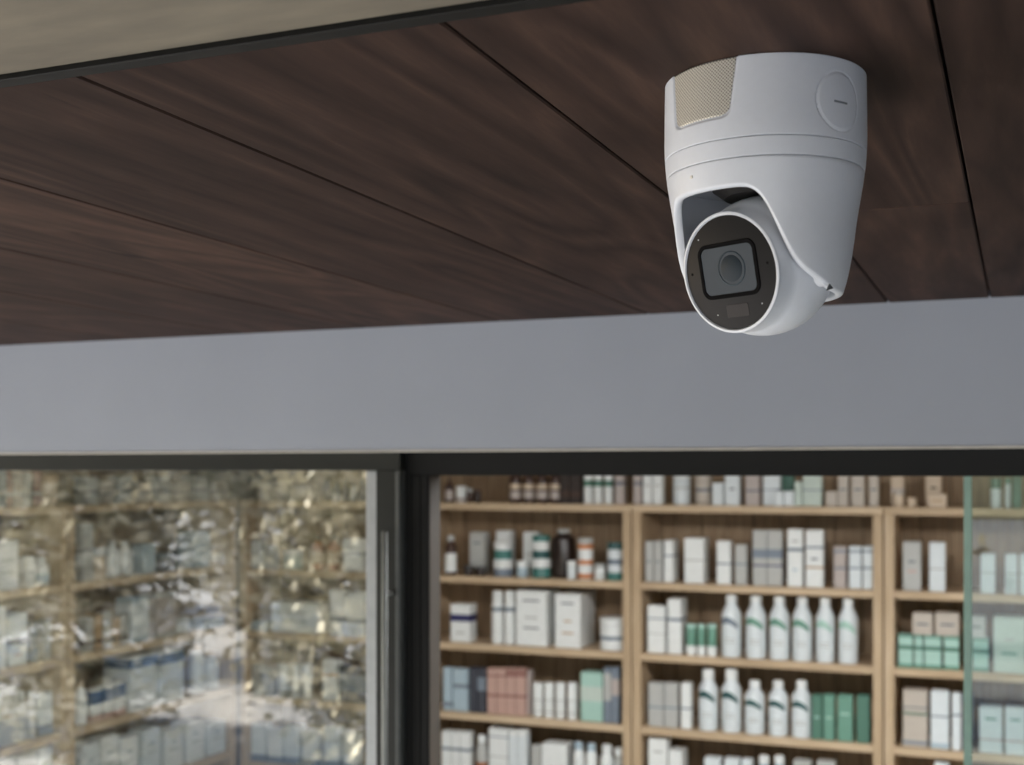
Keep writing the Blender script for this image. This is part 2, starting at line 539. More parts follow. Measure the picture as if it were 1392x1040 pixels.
def frange(a, b, st):
    n = max(1, int(round((b - a) / st)))
    return [a + (b - a) * i / n for i in range(n + 1)]
hs = [0, .25, .5] + frange(1.0, 48.9, 0.6) + [49.3, 49.55, 49.8]
ring_section('mount_base', 0, 49.8, hs, 540, 50, lambda bd, hh: base_r(bd, hh, 0, 49.8))
hs = [50.15, 50.35, 50.6] + frange(51, 60.8, 1.2) + [61.2, 61.45, 61.65]
ring_section('trim_ring', 50.15, 61.65, hs, 240, 50, lambda bd, hh: rsm(hh) + 0.05 - 0.5 * (1 - sm(0, 0.5, min(hh - 50.15, 61.65 - hh))))

# speaker grille patch
bm = bmesh.new()
uvl = bm.loops.layers.uv.new('uv')
nb_, nh_ = 48, 36
grid = {}
for i in range(nb_ + 1):
    for j in range(nh_ + 1):
        hh = 0.6 + (35.3 - 0.6) * j / nh_
        half = 23.4 - 4.5 * hh / 37
        # rounded lower corners
        t = -1 + 2 * i / nb_
        hmax = 35.3
        w = half
        if hh > 30.3:
            q = (hh - 30.3) / 5.0
            w = half - math.degrees(5.0 * (1 - math.sqrt(max(0, 1 - q * q))) / 65)
        bd = FACE + t * w
        grid[i, j] = (bm.verts.new(pt(bd, rsm(hh) - 0.75, hh)), (math.radians(t * w) * 0.065, hh * 0.001))
for i in range(nb_):
    for j in range(nh_):
        q = [grid[i, j], grid[i + 1, j], grid[i + 1, j + 1], grid[i, j + 1]]
        f = bm.faces.new([v for v, _ in q])
        for lp, (_, u) in zip(f.loops, q):
            lp[uvl].uv = u
# give it thickness
geo = bmesh.ops.extrude_face_region(bm, geom=bm.faces[:])
for v in [g for g in geo['geom'] if isinstance(g, bmesh.types.BMVert)]:
    d = Vector((v.co.x, v.co.y, 0)).normalized() * (-0.9 * S)
    v.co += d
finish('speaker_grille', bm, M_GRILLE, cctv, True)

# conduit cap: gently domed disc wrapped on the base, with a slot
def wrap_disc(cb, ch, rad, lift, prof, nseg=48):
    bm = bmesh.new()
    rings = []
    for (rr, up) in prof:
        ring = []
        n = 1 if rr == 0 else nseg
        for i in range(n):
            a = 2 * math.pi * i / nseg
            u, v = rr * rad * math.cos(a), rr * rad * math.sin(a)
            ring.append(bm.verts.new(pt(cb + math.degrees(u / 65), rsm(ch + v) + lift + up, ch + v)))
        rings.append(ring)
    for a, b in zip(rings, rings[1:]):
        for i in range(nseg):
            j = (i + 1) % nseg
            if len(a) == 1:
                bm.faces.new((a[0], b[i], b[j]))
            else:
                bm.faces.new((a[i], a[j], b[j], b[i]))
    return bm
cap = finish('conduit_cap', wrap_disc(CAPB, CAPH, CAPR - 0.5, 0, [(0, .35), (.25, .34), (.5, .32), (.75, .28), (.9, .22), (.97, .12), (1, -.4)]), M_WHITE, cctv, True)
bm = bmesh.new()
n = 10
rows = []
for i in range(n + 1):
    u = -5.6 + 11.2 * i / n
    rows.append([bm.verts.new(pt(CAPB + math.degrees(u / 65), rsm(CAPH) + up, CAPH + 0.6 + v)) for v, up in ((-.75, .2), (-.5, .62), (.5, .62), (.75, .2))])
for a, b in zip(rows, rows[1:]):
    for j in range(3):
        bm.faces.new((a[j], a[j + 1], b[j + 1], b[j]))
bm.faces.new(rows[0]); bm.faces.new(rows[-1])
finish('slot', bm, plain('grey_slot', (120, 126, 132), 0.5), cap)

# shell with the U-shaped opening
HA = [(0, 79), (26, 79), (32, 80.5), (37, 85), (41, 91.5), (45, 99.5), (50, 109.5), (54, 117), (58, 122.5), (64, 128), (72, 132), (80, 135), (90, 138.5), (100, 140.5), (130, 141), (180, 141)]
def hopen(al):
    al = abs(al)
    for (a0, h0), (a1, h1) in zip(HA, HA[1:]):
        if al <= a1:
            return h0 + (h1 - h0) * (al - a0) / (a1 - a0)
    return HA[-1][1]
def hop(al):
    s = 0
    for d in (-4, -2, 0, 2, 4):
        a = al + d
        if a > 180: a -= 360
        if a < -180: a += 360
        s += hopen(a)
    return s / 5
bm = bmesh.new()
NA, NT = 480, 40
TH = 5.6
secs = []
for i in range(NA):
    al = -180 + 360 * i / NA
    hb_ = hop(al)
    sec = []
    h0 = 62.0
    sec.append((rsm(h0) - 0.5, h0))
    sec.append((rsm(h0 + .5) - .05, h0 + 0.5))
    he = hb_ - 2.0
    for t in range(1, NT + 1):
        hh = h0 + 0.5 + (he - h0 - 0.5) * t / NT
        sec.append((rsm(hh), hh))
    r0 = rsm(he)
    for q in range(1, 8):                        # rounded rim
        a = math.pi * q / 8
        sec.append((r0 - TH / 2 + TH / 2 * math.cos(a) - (rsm(he) - rsm(hb_)) * math.sin(a), he + 2.0 * math.sin(a)))
    for t in range(NT, 0, -2):
        hh = h0 + 0.5 + (he - h0 - 0.5) * t / NT
        sec.append((rsm(hh) - TH, hh))
    sec.append((rsm(h0) - TH, h0))
    secs.append([bm.verts.new(pt(FACE + al, r, hh)) for r, hh in sec])
for i in range(NA):
    a, b = secs[i], secs[(i + 1) % NA]
    for j in range(len(a) - 1):
        bm.faces.new((a[j], b[j], b[j + 1], a[j + 1]))
shell = finish('housing_shell', bm, M_WHITE, cctv, True)
sharpen(shell, 60)

# plate closing the housing above the ball; dark disc added as the cavity's shade
bm = lathe_bm([(0, 0), (57, 0), (57, -2), (0, -2)], 64)
for v in bm.verts:
    v.co = Vector((v.co.x * S, v.co.y * S, (v.co.z - 63) * S))
o = finish('inner_plate', bm, M_WHITE, cctv, True); sharpen(o)
bm = lathe_bm([(0, 0), (34, 0), (34, -4), (26, -10), (0, -10)], 48)
for v in bm.verts:
    v.co = Vector((v.co.x * S, v.co.y * S, (v.co.z - 65) * S))
o = finish('cavity_shade', bm, M_DARKIN, cctv, True); sharpen(o)

# eyeball
BC = 119.5
DOWN = math.radians(13)
nrm = (bdir(FACE) * math.cos(DOWN) + Vector((0, 0, -math.sin(DOWN)))).normalized()
tan = nrm.cross(Vector((0, 0, 1))).normalized() * -1.0
if tan.dot(RIGHT) < 0:
    tan = -tan
upv = tan.cross(nrm).normalized()
if upv.z < 0:
    upv = -upv
BMAT = Matrix((tan, upv, nrm)).transposed().to_4x4()
BMAT.translation = Vector((0, 0, -BC * S))
def ball_part(name, bm, mat, parent=None, smooth=True):
    bm.transform(Matrix.Scale(S, 4))
    bm.transform(BMAT)
    o = finish(name, bm, mat, parent or cctv, smooth)
    sharpen(o, 40)
    return o
prof = []
RB = 45.8
for i in range(0, 41):
    th = math.pi - (math.pi - math.radians(62)) * i / 40
    prof.append((RB * math.sin(th), RB * math.cos(th)))
prof[0] = (0, -RB)
e = prof[-1]
for t in (0.25, 0.5, 0.75, 1.0):
    prof.append((e[0] + (38.6 - e[0]) * t - 0.5 * t * (1 - t), e[1] + (34.0 - e[1]) * t))
prof += [(36.5, 34.0), (0, 34.0)]
ball = ball_part('eyeball', lathe_bm(prof, 96), M_WHITE)
ball_part('face_ring', lathe_bm([(36.4, 34.05), (38.7, 34.05), (39.0, 34.8), (38.8, 35.8), (38.1, 36.3), (37.2, 36.3), (36.7, 35.8), (36.5, 34.9), (36.4, 34.05)], 96), M_WHITE, ball)
plate = ball_part('face_plate', lathe_bm([(0, 34.02), (36.3, 34.02), (36.3, 35.3), (35.9, 35.5), (0, 35.5)], 96), M_PLATE, ball)

def rrect(w, hgt, r, z0, z1, inner=None, cxy=(0, 0), bev=0.3):
    """rounded rectangle slab, optional hole inset by 'inner'"""
    def outline(w, hgt, r, z):
        pts = []
        for sx, sy, a0 in ((1, 1, 0), (-1, 1, 90), (-1, -1, 180), (1, -1, 270)):
            for kk in range(7):
                a = math.radians(a0 + 90 * kk / 6)
                pts.append((cxy[0] + sx * (w / 2 - r) + r * math.cos(a), cxy[1] + sy * (hgt / 2 - r) + r * math.sin(a), z))
        return pts
    bm = bmesh.new()
    loops = [outline(w, hgt, r, z0), outline(w, hgt, r, z1 - bev), outline(w - 2 * bev, hgt - 2 * bev, r - bev, z1)]
    if inner:
        loops += [outline(w - 2 * inner, hgt - 2 * inner, max(.5, r - inner), z1), outline(w - 2 * inner, hgt - 2 * inner, max(.5, r - inner), z0)]
    vl = [[bm.verts.new(p) for p in lp] for lp in loops]
    nn = len(vl[0])
    pairs = list(zip(vl, vl[1:]))
    if inner:
        pairs.append((vl[-1], vl[0]))
    for a, b in pairs:
        for i in range(nn):
            j = (i + 1) % nn
            bm.faces.new((a[i], a[j], b[j], b[i]))
    if not inner:
        bm.faces.new(vl[0]); bm.faces.new(vl[-1])
    return bm
WC = (-0.5, 2.0)
ball_part('window_gasket', rrect(47.6, 35.6, 7, 35.5, 36.3, 2.6, WC), M_GASKET, plate)
ball_part('lens_window', rrect(42.6, 30.6, 5, 35.5, 35.9, None, WC, 0.2), M_LENSW, plate)
def disc(cx_, cy_, r, z0, z1, seg=40, inner=0):
    p = [(inner, z0), (r, z0), (r, z1 - .1), (r - .15, z1), (inner, z1)] + ([(inner, z0)] if inner else [])
    bm = lathe_bm(p, seg)
    bmesh.ops.translate(bm, verts=bm.verts[:], vec=(cx_, cy_, 0))
    return bm
ball_part('lens', disc(2.0, 2.6, 8.6, 35.9, 36.15), M_LENSR, plate)
ball_part('lens_ring', disc(2.0, 2.6, 11.2, 35.9, 36.2, 48, 10.2), M_LENSC, plate)
ball_part('led_cover', rrect(18, 8.4, 1.2, 35.5, 35.75, None, (2.0, -24.5), 0.15), M_LED, plate)
for sx in (-31.5, 30.5):
    ball_part('microphone_hole', disc(sx, 2.5, 0.9, 35.5, 35.62, 16), M_GASKET, plate)
for (sx, sy) in ((-22, 24), (-15, -26), (22, -22)):
    ball_part('led_dot', disc(sx, sy, 0.55, 35.5, 35.6, 10), M_PALE, plate)

# pivot bosses with screw at both arm ends
for sg in (1, -1):
    hh = 131.0
    bm = lathe_bm([(0, 0), (7.0, 0), (7.2, 0.6), (7.2, 5.6), (6.4, 6.4), (0, 6.4)], 32)
    d = bdir(FACE + 90 * sg)
    mt = d.to_track_quat('Z', 'Y').to_matrix().to_4x4()
    bm.transform(Matrix.Scale(S, 4)); bm.transform(mt)
    bmesh.ops.translate(bm, verts=bm.verts[:], vec=d * (rsm(hh) - 8.9) * S + Vector((0, 0, -hh * S)))
    pv = finish('pivot_boss', bm, M_WHITE, cctv, True); sharpen(pv)
al_ = 90.0
d = bdir(FACE + al_)
c = d * (rsm(138) - 0.3) * S + Vector((0, 0, -138.2 * S))
# dark triangular locking notch on the arm end
bm = bmesh.new()
tdir = RIGHT
c = c - FWD * (1.2 * S) + RIGHT * (0.8 * S) - Vector((0, 0, 1.0 * S))
d = -FWD
tri = [(-1.7, -1.9), (1.9, -0.9), (-0.3, 2.1)]
fr_ = [bm.verts.new(c + tdir * (u * S) + Vector((0, 0, v * S)) + d * 0.0008) for u, v in tri]
bk_ = [bm.verts.new(c + tdir * (u * S) + Vector((0, 0, v * S)) - d * 0.003) for u, v in tri]
bm.faces.new(fr_); bm.faces.new(bk_)
for i in range(3):
    j = (i + 1) % 3
    bm.faces.new((fr_[i], fr_[j], bk_[j], bk_[i]))
finish('locking_screw', bm, M_SCREW, cctv)

# tiny status light on the shell
ib = math.degrees(math.asin(max(-1, min(1, -0.81))))
bm = box_bm(-1.1, 1.1, -1.0, 1.0, -0.6, 0.5, 0.2)
d = bdir(-57)
mt = Matrix((Vector((0, 0, 1)).cross(d), Vector((0, 0, 1)), d)).transposed().to_4x4()
bm.transform(Matrix.Scale(S, 4)); bm.transform(mt)
bmesh.ops.translate(bm, verts=bm.verts[:], vec=d * rsm(69) * S + Vector((0, 0, -69 * S)))
finish('status_light', bm, plain('status_light', (240, 236, 226), 0.2), cctv)

# ------------------------------------------------------------------ shelf units
Z_BACK = [-0.155, -0.474, -0.767, -1.07, -1.38, -1.70, -2.02]
Z_SIDE = [-0.150, -0.452, -0.735, -1.022, -1.32, -1.64, -1.96]
TS = 0.030
def shelf_unit(name, loc, rz, width, zs, label, boards=9):
    t = tag(empty(name, loc, rz), label, 'shelf unit', 'oak shelf units along the shop walls')
    D = 0.30
    sw = 0.036
    ztop = EYE + zs[0] - TS / 2
    for x in (0.003, width - 0.003 - sw):
        finish('side_panel', box_bm(x, x + sw, 0, D, 0, ztop, 0.002), M_OAKV, t)
    finish('shelf', box_bm(0.001, width - 0.001, -0.004, D, EYE + zs[0] - TS / 2, EYE + zs[0] + TS / 2, 0.003), M_OAK, t)
    for z in zs[1:]:
        finish('shelf', box_bm(0.003 + sw, width - 0.003 - sw, 0.001, D, EYE + z - TS / 2, EYE + z + TS / 2, 0.003), M_OAK, t)
    bw = width / boards
    me = None
    for i in range(boards):
        if me is None:
            o = finish('back_board', box_bm(-bw / 2 + 0.0015, bw / 2 - 0.0015, 0, 0.015, 0, EYE + 0.3, 0.0012), M_BACK, t)
            me = o.data
        else:
            o = bpy.data.objects.new('back_board', me); col.objects.link(o); o.parent = t
        o.location = ((i + 0.5) * bw, D + 0.001, 0)
    return t

YS = 5.0
UX = [-3.415, x_on_y(562, YS), x_on_y(858.5, YS), x_on_y(1201, YS), 0.52]
UNAME = ['corner unit', 'door-post unit', 'bottle unit', 'glass-edge unit']
ULAB = ['oak shelf unit in the shop corner, seen through the door glass',
        'oak shelf unit with jars and large cartons beside the black door post',
        'oak shelf unit holding two rows of white crescent marked bottles',
        'oak shelf unit partly behind the green glass edge']
for i in range(4):
    shelf_unit('shelf_unit', (UX[i], YS, 0), 0, UX[i + 1] - UX[i], Z_BACK, ULAB[i])
XSD = -3.42
SY = [2.80, 3.862, 4.985]
SNAME = ['entrance side-unit', 'inner side-unit']
SLAB = ['oak shelf unit on the side wall near the shop entrance', 'oak shelf unit on the side wall ending at the shop corner']
for i in range(2):
    shelf_unit('shelf_unit', (XSD, SY[i], 0), math.pi / 2, SY[i + 1] - SY[i], Z_SIDE, SLAB[i])

# ------------------------------------------------------------------ products
PAL = dict(white=(226, 228, 226), cool=(214, 220, 222), grey=(178, 178, 174), greige=(186, 176, 164), pinkgrey=(178, 166, 160),
           beige=(200, 180, 156), brown=(66, 44, 34), darkbrown=(44, 32, 27), amber=(150, 84, 40), orange=(196, 120, 66), teal=(66, 118, 112),
           dteal=(44, 84, 84), mint=(164, 198, 186), green=(104, 148, 130), dgreen=(78, 118, 102), navy=(44, 44, 92), blue=(52, 92, 134),
           slate=(120, 130, 142), dslate=(62, 64, 74), pink=(190, 156, 144), red=(146, 104, 96), ltblue=(168, 186, 196), ink=(112, 114, 120),
           charcoal=(58, 58, 58), tan=(176, 146, 112), palegreen=(190, 202, 192))
def pm(c, kind='carton'):
    return plain(('coated_card_' if kind == 'carton' else 'gloss_plastic_') + c, PAL[c], 0.5 if kind == 'carton' else 0.3, var=0.04, scale=30)

ROWN = ['on top', 'on second shelf', 'on third shelf', 'on fourth shelf', 'on fifth shelf']
COUNT = {}

def strip_front(x0, x1, z0, z1, yf, wrap, dp, name, mat, parent):
    """print band: lies on the front and, if wrap, on both sides of a carton, a hair proud"""
    e = 0.0006
    if wrap:
        b = box_bm(x0 - e, x1 + e, yf - e, yf + dp * 0.98, z0, z1)
    else:
        b = box_bm(x0, x1, yf - e, yf + 0.001, z0, z1)
    return finish(name, b, mat, parent)

def carton(w, h, dp, c, bands=(), lines=(), name='carton'):
    o = finish(name, box_bm(-w / 2, w / 2, 0, dp, 0, h, min(0.0025, w * 0.06)), pm(c))
    for (a, b, cc) in bands:
        strip_front(-w / 2, w / 2, h * a, h * b, 0, True, dp, 'print_band', pm(cc), o)
    for (zc, hw, cc) in lines:
        strip_front(-w / 2 * hw, w / 2 * hw, h * zc - 0.004, h * zc + 0.004, 0, False, dp, 'text_line', pm(cc), o)
    # closing flap
    finish('flap', box_bm(-w / 2 + 0.003, w / 2 - 0.003, 0.003, dp - 0.003, h, h + 0.0012, 0.0005), pm(c), o)
    return o

def lathe_at(prof, name, mat, parent, cy, seg=24):
    b = lathe_bm(prof, seg)
    bmesh.ops.translate(b, verts=b.verts[:], vec=(0, cy, 0))
    o = finish(name, b, mat, parent, True)
    sharpen(o, 40)
    return o

def jar(w, h, c, capc, bands=(), capf=0.25, name='jar'):
    r = w / 2
    hb_ = h * (1 - capf)
    o = lathe_at([(0, 0), (r * .9, 0), (r * .97, .003), (r * .97, hb_ - .006), (r * .85, hb_), (0, hb_)], name, pm(c, 'plastic'), None, r)
    lathe_at([(0, hb_), (r * .99, hb_), (r, hb_ + .002), (r, h - .003), (r * .94, h), (0, h)], 'lid', pm(capc, 'plastic'), o, r)
    for (a, b, cc) in bands:
        lathe_at([(r * .97, hb_ * a), (r * .985, hb_ * a), (r * .985, hb_ * b), (r * .97, hb_ * b)], 'label_band', pm(cc), o, r)
    return o

def bottle(w, h, c, capc, bands=(), neck=0.30, capf=0.14, sh=0.22, mark=None, name='bottle', tilt=0.0):
    """round shoulders, neck and cap; mark = colour of a crescent printed round the front"""
    r = w / 2
    hs_ = h * (1 - capf - sh)
    hn = h * (1 - capf)
    p = [(0, 0), (r * .9, 0), (r * .98, .004), (r, .012), (r, hs_)]
    for i in range(1, 7):
        t = i / 6
        p.append((r + (r * neck - r) * (t * t * (3 - 2 * t)), hs_ + (hn - hs_) * t))
    p.append((0, hn))
    o = lathe_at(p, name, pm(c, 'plastic'), None, r)
    rc = r * neck * 1.12
    lathe_at([(0, hn), (rc, hn), (rc, hn + (h - hn) * .8), (rc * .86, h), (0, h)], 'cap', pm(capc, 'plastic'), o, r)
    for (a, b, cc) in bands:
        lathe_at([(r * .99, h * a), (r * 1.008, h * a), (r * 1.008, h * b), (r * .99, h * b)], 'label_band', pm(cc), o, r)
    if mark:
        bm = bmesh.new()
        rows = []
        nn = 18
        for i in range(nn + 1):
            t = i / nn
            th = math.radians(-72 + 125 * t)                 # round the front, 0 = towards the street
            zc = h * (0.555 + 0.05 * math.sin(math.pi * t) - 0.14 * max(0, t - 0.45) ** 1.3)
            hw = h * 0.056 * (0.45 + 0.55 * math.sin(math.pi * (0.1 + 0.8 * t)))
            row = []
            for (dz, rr) in ((-hw, r * 1.0), (-hw * .9, r * 1.01), (hw * .9, r * 1.01), (hw, r * 1.0)):
                row.append(bm.verts.new((rr * math.sin(th), r - rr * math.cos(th), zc + dz)))
            rows.append(row)
        for a, b in zip(rows, rows[1:]):
            for j in range(3):
                bm.faces.new((a[j], a[j + 1], b[j + 1], b[j]))
        finish('crescent_mark', bm, pm(mark), o, True)
        for zz in (0.30, 0.25):
            bm = bmesh.new(); rows = []
            for i in range(9):
                th = math.radians(-32 + 64 * i / 8)
                rows.append([bm.verts.new((r * 1.008 * math.sin(th), r - r * 1.008 * math.cos(th), h * zz + s)) for s in (-.002, .002)])
            for a, b in zip(rows, rows[1:]):
                bm.faces.new((a[0], a[1], b[1], b[0]))
            finish('text_line', bm, pm('grey'), o, True)
    return o

def put(o, desc, cat, where, X, Y, Z, rz=0.0):
    o.location = (X, Y, Z)
    o.rotation_euler = (0, 0, rz)
    lab = desc + ' ' + where
    tag(o, lab, cat)
    COUNT.setdefault(lab, []).append(o)

def build(kind, w, h, dp, a):
    if kind == 'box':
        return carton(w, h, dp, *a), 'carton'
    if kind == 'jar':
        return jar(w, h, *a), 'jar'
    if kind == 'bot':
        return bottle(w, h, **a), 'bottle'

def back_item(unit, row, kind, p0, p1, ytop, desc, a, yoff=0.03, dp=None, base=None):
    """an item on the back-wall units: its pixel columns and top row, its shelf gives the distance"""
    Y = YS + yoff
    X0, X1 = x_on_y(p0, Y), x_on_y(p1, Y)
    w = (X1 - X0) * 0.985
    Xc = (X0 + X1) / 2
    if row:
        Xc = min(max(Xc, UX[unit] + 0.043 + w / 2), UX[unit + 1] - 0.043 - w / 2)
    z0 = EYE + Z_BACK[row] + TS / 2 + (base or 0.0)
    if kind != 'box':
        Yc = Y + w / 2
    h = z_at(ytop, Xc, Y) - z0
    if row:
        h = min(h, EYE + Z_BACK[row - 1] - TS / 2 - 0.006 - z0)
    dp = dp or min(0.2, max(0.045, w * 0.8))
    o, cat = build(kind, w, h, dp, a)
    put(o, desc, cat, ROWN[row] + ', ' + UNAME[unit], Xc, Y, z0 + 0.0003)
    return o

def side_item(unit, row, kind, p0, p1, ytop, desc, a, xoff=0.03, dp=None):
    X = XSD - xoff
    Ya, Yb = y_on_x(p0, X), y_on_x(p1, X)
    Yc = (Ya + Yb) / 2
    w = abs(Yb - Ya) * 0.97
    if row:
        Yc = min(max(Yc, SY[unit] + 0.043 + w / 2), SY[unit + 1] - 0.043 - w / 2)
    z0 = EYE + Z_SIDE[row] + TS / 2
    h = z_at(ytop, X, Yc) - z0
    if row:
        h = min(h, EYE + Z_SIDE[row - 1] - TS / 2 - 0.006 - z0)
    dp = dp or min(0.2, max(0.045, w * 0.8))
    o, cat = build(kind, w, h, dp, a)
    put(o, desc, cat, ROWN[row] + ', ' + SNAME[unit], X, Yc, z0 + 0.0003, math.pi / 2)
    return o

W2 = ('white', (), ((.35, .6, 'grey'), (.6, .5, 'grey')))
PLAINW = ('white', (), ((.5, .6, 'grey'),))
# ---- unit 1 (beside the door post)
U = 1
def B(*args, **kw):
    return back_item(U, *args, **kw)
B(0, 'bot', 602, 614, 650, 'small brown bottle with pale label', dict(c='brown', capc='darkbrown', bands=((.1, .5, 'pinkgrey'),)))
B(0, 'jar', 617, 631, 661, 'small white jar', ('white', 'white', ((.1, .4, 'pinkgrey'),)))
B(0, 'jar', 632, 641, 664, 'small grey jar', ('brown', 'grey'))
B(0, 'jar', 642, 652, 666, 'small dark brown jar', ('darkbrown', 'brown'))
for x in (690, 708, 726, 744.5):
    B(0, 'bot', x, x + 16, 634, 'dark brown bottle with pale label', dict(c='brown', capc='pinkgrey', bands=((.12, .33, 'pinkgrey'), (.38, .52, 'beige')), neck=.5))
B(0, 'box', 761, 774, 640, 'dark brown carton', ('darkbrown', ((.2, .4, 'brown'),)))
B(0, 'box', 775, 789, 642, 'dark brown carton', ('darkbrown', ((.2, .4, 'brown'),)))
for x in (791.5, 805, 819):
    B(0, 'jar', x, x + 12.5, 626, 'tall white tube with green band', ('white', 'white', ((.5, .68, 'dgreen'),), .2))
B(0, 'box', 836, 848, 634, 'pinkish grey carton', ('pinkgrey', ((.5, .6, 'ink'),)))
B(1, 'bot', 602, 617, 728, 'small amber bottle with white label', dict(c='brown', capc='grey', bands=((.08, .55, 'white'),), neck=.55), yoff=.02)
B(1, 'box', 638, 659, 724, 'tall pale carton with a grey dot', ('grey', (), ((.75, .45, 'ink'),)), yoff=.1)
B(1, 'jar', 627, 641, 769, 'low black jar', ('darkbrown', 'charcoal'), yoff=.02)
B(1, 'jar', 643, 657, 771, 'low black jar', ('darkbrown', 'charcoal'), yoff=.02)
B(1, 'box', 674, 694, 722, 'white carton behind the stacked jars', W2, yoff=.13)
j = B(1, 'jar', 666, 692, 762, 'grey jar with white lid, under another jar', ('slate', 'white', (), .5), yoff=.02)
hj = max(v.co.z for c in j.children for v in c.data.vertices)
B(1, 'jar', 667, 691, 737, 'white lidded jar with teal band, stacked on another jar', ('cool', 'white', ((.1, .9, 'teal'),), .4), yoff=.022, base=hj)
B(1, 'jar', 700, 715, 763, 'small white lidded jar with blue body', ('ltblue', 'white', (), .4), yoff=.03)
B(1, 'box', 711, 731, 724, 'narrow white carton behind the stacked jars', PLAINW, yoff=.14)
j = B(1, 'jar', 719, 744, 761, 'teal jar with white lid, under another jar', ('teal', 'white', (), .45), yoff=.02)
hj = max(v.co.z for c in j.children for v in c.data.vertices)
B(1, 'jar', 720, 743, 728, 'teal lidded jar with dark band, stacked on another jar', ('white', 'teal', ((.05, .5, 'dteal'),), .25), yoff=.022, base=hj)
B(1, 'bot', 746, 776, 720, 'large dark brown bottle with white cap', dict(c='darkbrown', capc='grey', neck=.5, sh=.12, capf=.08), yoff=.06)
B(1, 'jar', 769, 781, 763, 'tiny white jar', ('cool', 'white'), yoff=.015)
B(1, 'jar', 782, 803, 732, 'white tub with three orange bands', ('white', 'grey', ((.03, .16, 'orange'), (.42, .55, 'orange'), (.86, .99, 'orange')), .14), yoff=.03)
B(1, 'jar', 806, 820, 767, 'low white jar beside the orange banded tub', ('white', 'grey'), yoff=.03)
B(1, 'jar', 822, 845, 738, 'white jar with teal lid and base band', ('cool', 'dteal', ((.0, .25, 'teal'), (.5, .7, 'slate')), .18), yoff=.03)
B(2, 'box', 612, 639, 822, 'white carton with navy band', ('white', ((.55, .74, 'navy'),), ((.25, .5, 'grey'),)))
B(2, 'bot', 666, 681, 804, 'slim white bottle with grey band', dict(c='white', capc='white', bands=((.62, .7, 'slate'),), neck=.8, sh=.06, capf=.2))
B(2, 'bot', 682.5, 697.5, 804, 'slim white bottle with grey band', dict(c='white', capc='white', bands=((.62, .7, 'slate'),), neck=.8, sh=.06, capf=.2))
B(2, 'box', 701, 743, 804, 'large white carton with two grey text lines', ('white', (), ((.83, .55, 'ink'), (.52, .4, 'grey'), (.33, .5, 'ink'))), dp=.17)
B(2, 'box', 754, 789, 808, 'large white carton with brownish text lines', ('white', (), ((.83, .5, 'ink'), (.5, .3, 'tan'), (.28, .45, 'tan'))), dp=.2)
B(2, 'jar', 810, 847, 841, 'wide white tub with dark marks', ('white', 'white', ((.4, .55, 'slate'),), .2), yoff=.02)
B(3, 'box', 602, 614, 908, 'light blue carton', ('ltblue', ((.1, .2, 'slate'),)))
B(3, 'box', 615.5, 636, 910, 'light blue carton', ('ltblue', ((.55, .65, 'slate'),)))
B(3, 'box', 638, 648, 908, 'dark slate carton', ('dslate', ()))
B(3, 'box', 649, 660, 909, 'dark slate carton', ('dslate', ((.5, .8, 'slate'),)))
for i, x in enumerate((662, 675, 688, 701)):
    B(3, 'box', x, x + 12.3, 909, 'pink carton with ' + ('thick red top' if i > 1 else 'thin red bands'), ('pink', ((.82, .98, 'red') if i > 1 else (.82, .86, 'red'), (.38, .44, 'red'))))
B(3, 'box', 714, 721, 912, 'slim pale pink carton', ('pinkgrey', ()), yoff=.06)
for x in (722, 737, 752.5, 769):
    B(3, 'jar', x, x + 13.5, 929, 'white bottle with rounded shoulders', ('white', 'white', ((.62, .66, 'grey'), (.2, .24, 'grey')), .2))
B(3, 'box', 789, 819, 915, 'mint green carton', ('mint', ((.42, .72, 'palegreen'),)))
B(3, 'box', 821, 830, 908, 'tall grey carton with pale bands', ('slate', ((.4, .9, 'grey'),)))
B(3, 'box', 831, 841, 908, 'tall grey carton with pale bands', ('slate', ((.5, .8, 'pinkgrey'),)))
B(4, 'box', 600, 613, 994, 'white carton with grey band', ('white', ((.62, .68, 'slate'),)))
B(4, 'box', 614, 625, 995, 'white carton with grey band', ('white', ((.62, .68, 'slate'),)))
B(4, 'box', 626, 639, 996, 'white carton with grey band', ('white', ((.62, .68, 'slate'),)))
B(4, 'bot', 644, 660, 1001, 'clear grey bottle with brown band', dict(c='grey', capc='white', bands=((.35, .45, 'amber'),), neck=.6))
B(4, 'box', 664, 690, 991, 'wide white carton with thin grey lines', ('white', ((.85, .87, 'slate'), (.5, .52, 'grey'))))
B(4, 'box', 692, 703, 993, 'slim white carton', ('white', ((.1, .9, 'cool'),)))
B(4, 'box', 704, 716, 993, 'slim white carton', ('white', ((.1, .9, 'cool'),)))
B(4, 'box', 722, 735, 1014, 'short grey carton', ('grey', ()))
B(4, 'box', 736, 770, 1012, 'wide white carton with a grey stripe', ('white', (), ((.5, .3, 'grey'),)))
B(4, 'bot', 777, 792, 1010, 'white bottle with blue cap', dict(c='white', capc='ltblue', neck=.7, sh=.1))
B(4, 'bot', 794, 809, 1012, 'white bottle with blue cap', dict(c='white', capc='ltblue', neck=.7, sh=.1))
B(4, 'bot', 814, 831, 1014, 'round white bottle', dict(c='white', capc='white', neck=.7, sh=.15))
B(4, 'bot', 832, 846, 1018, 'small grey bottle', dict(c='grey', capc='white', neck=.7, sh=.15))
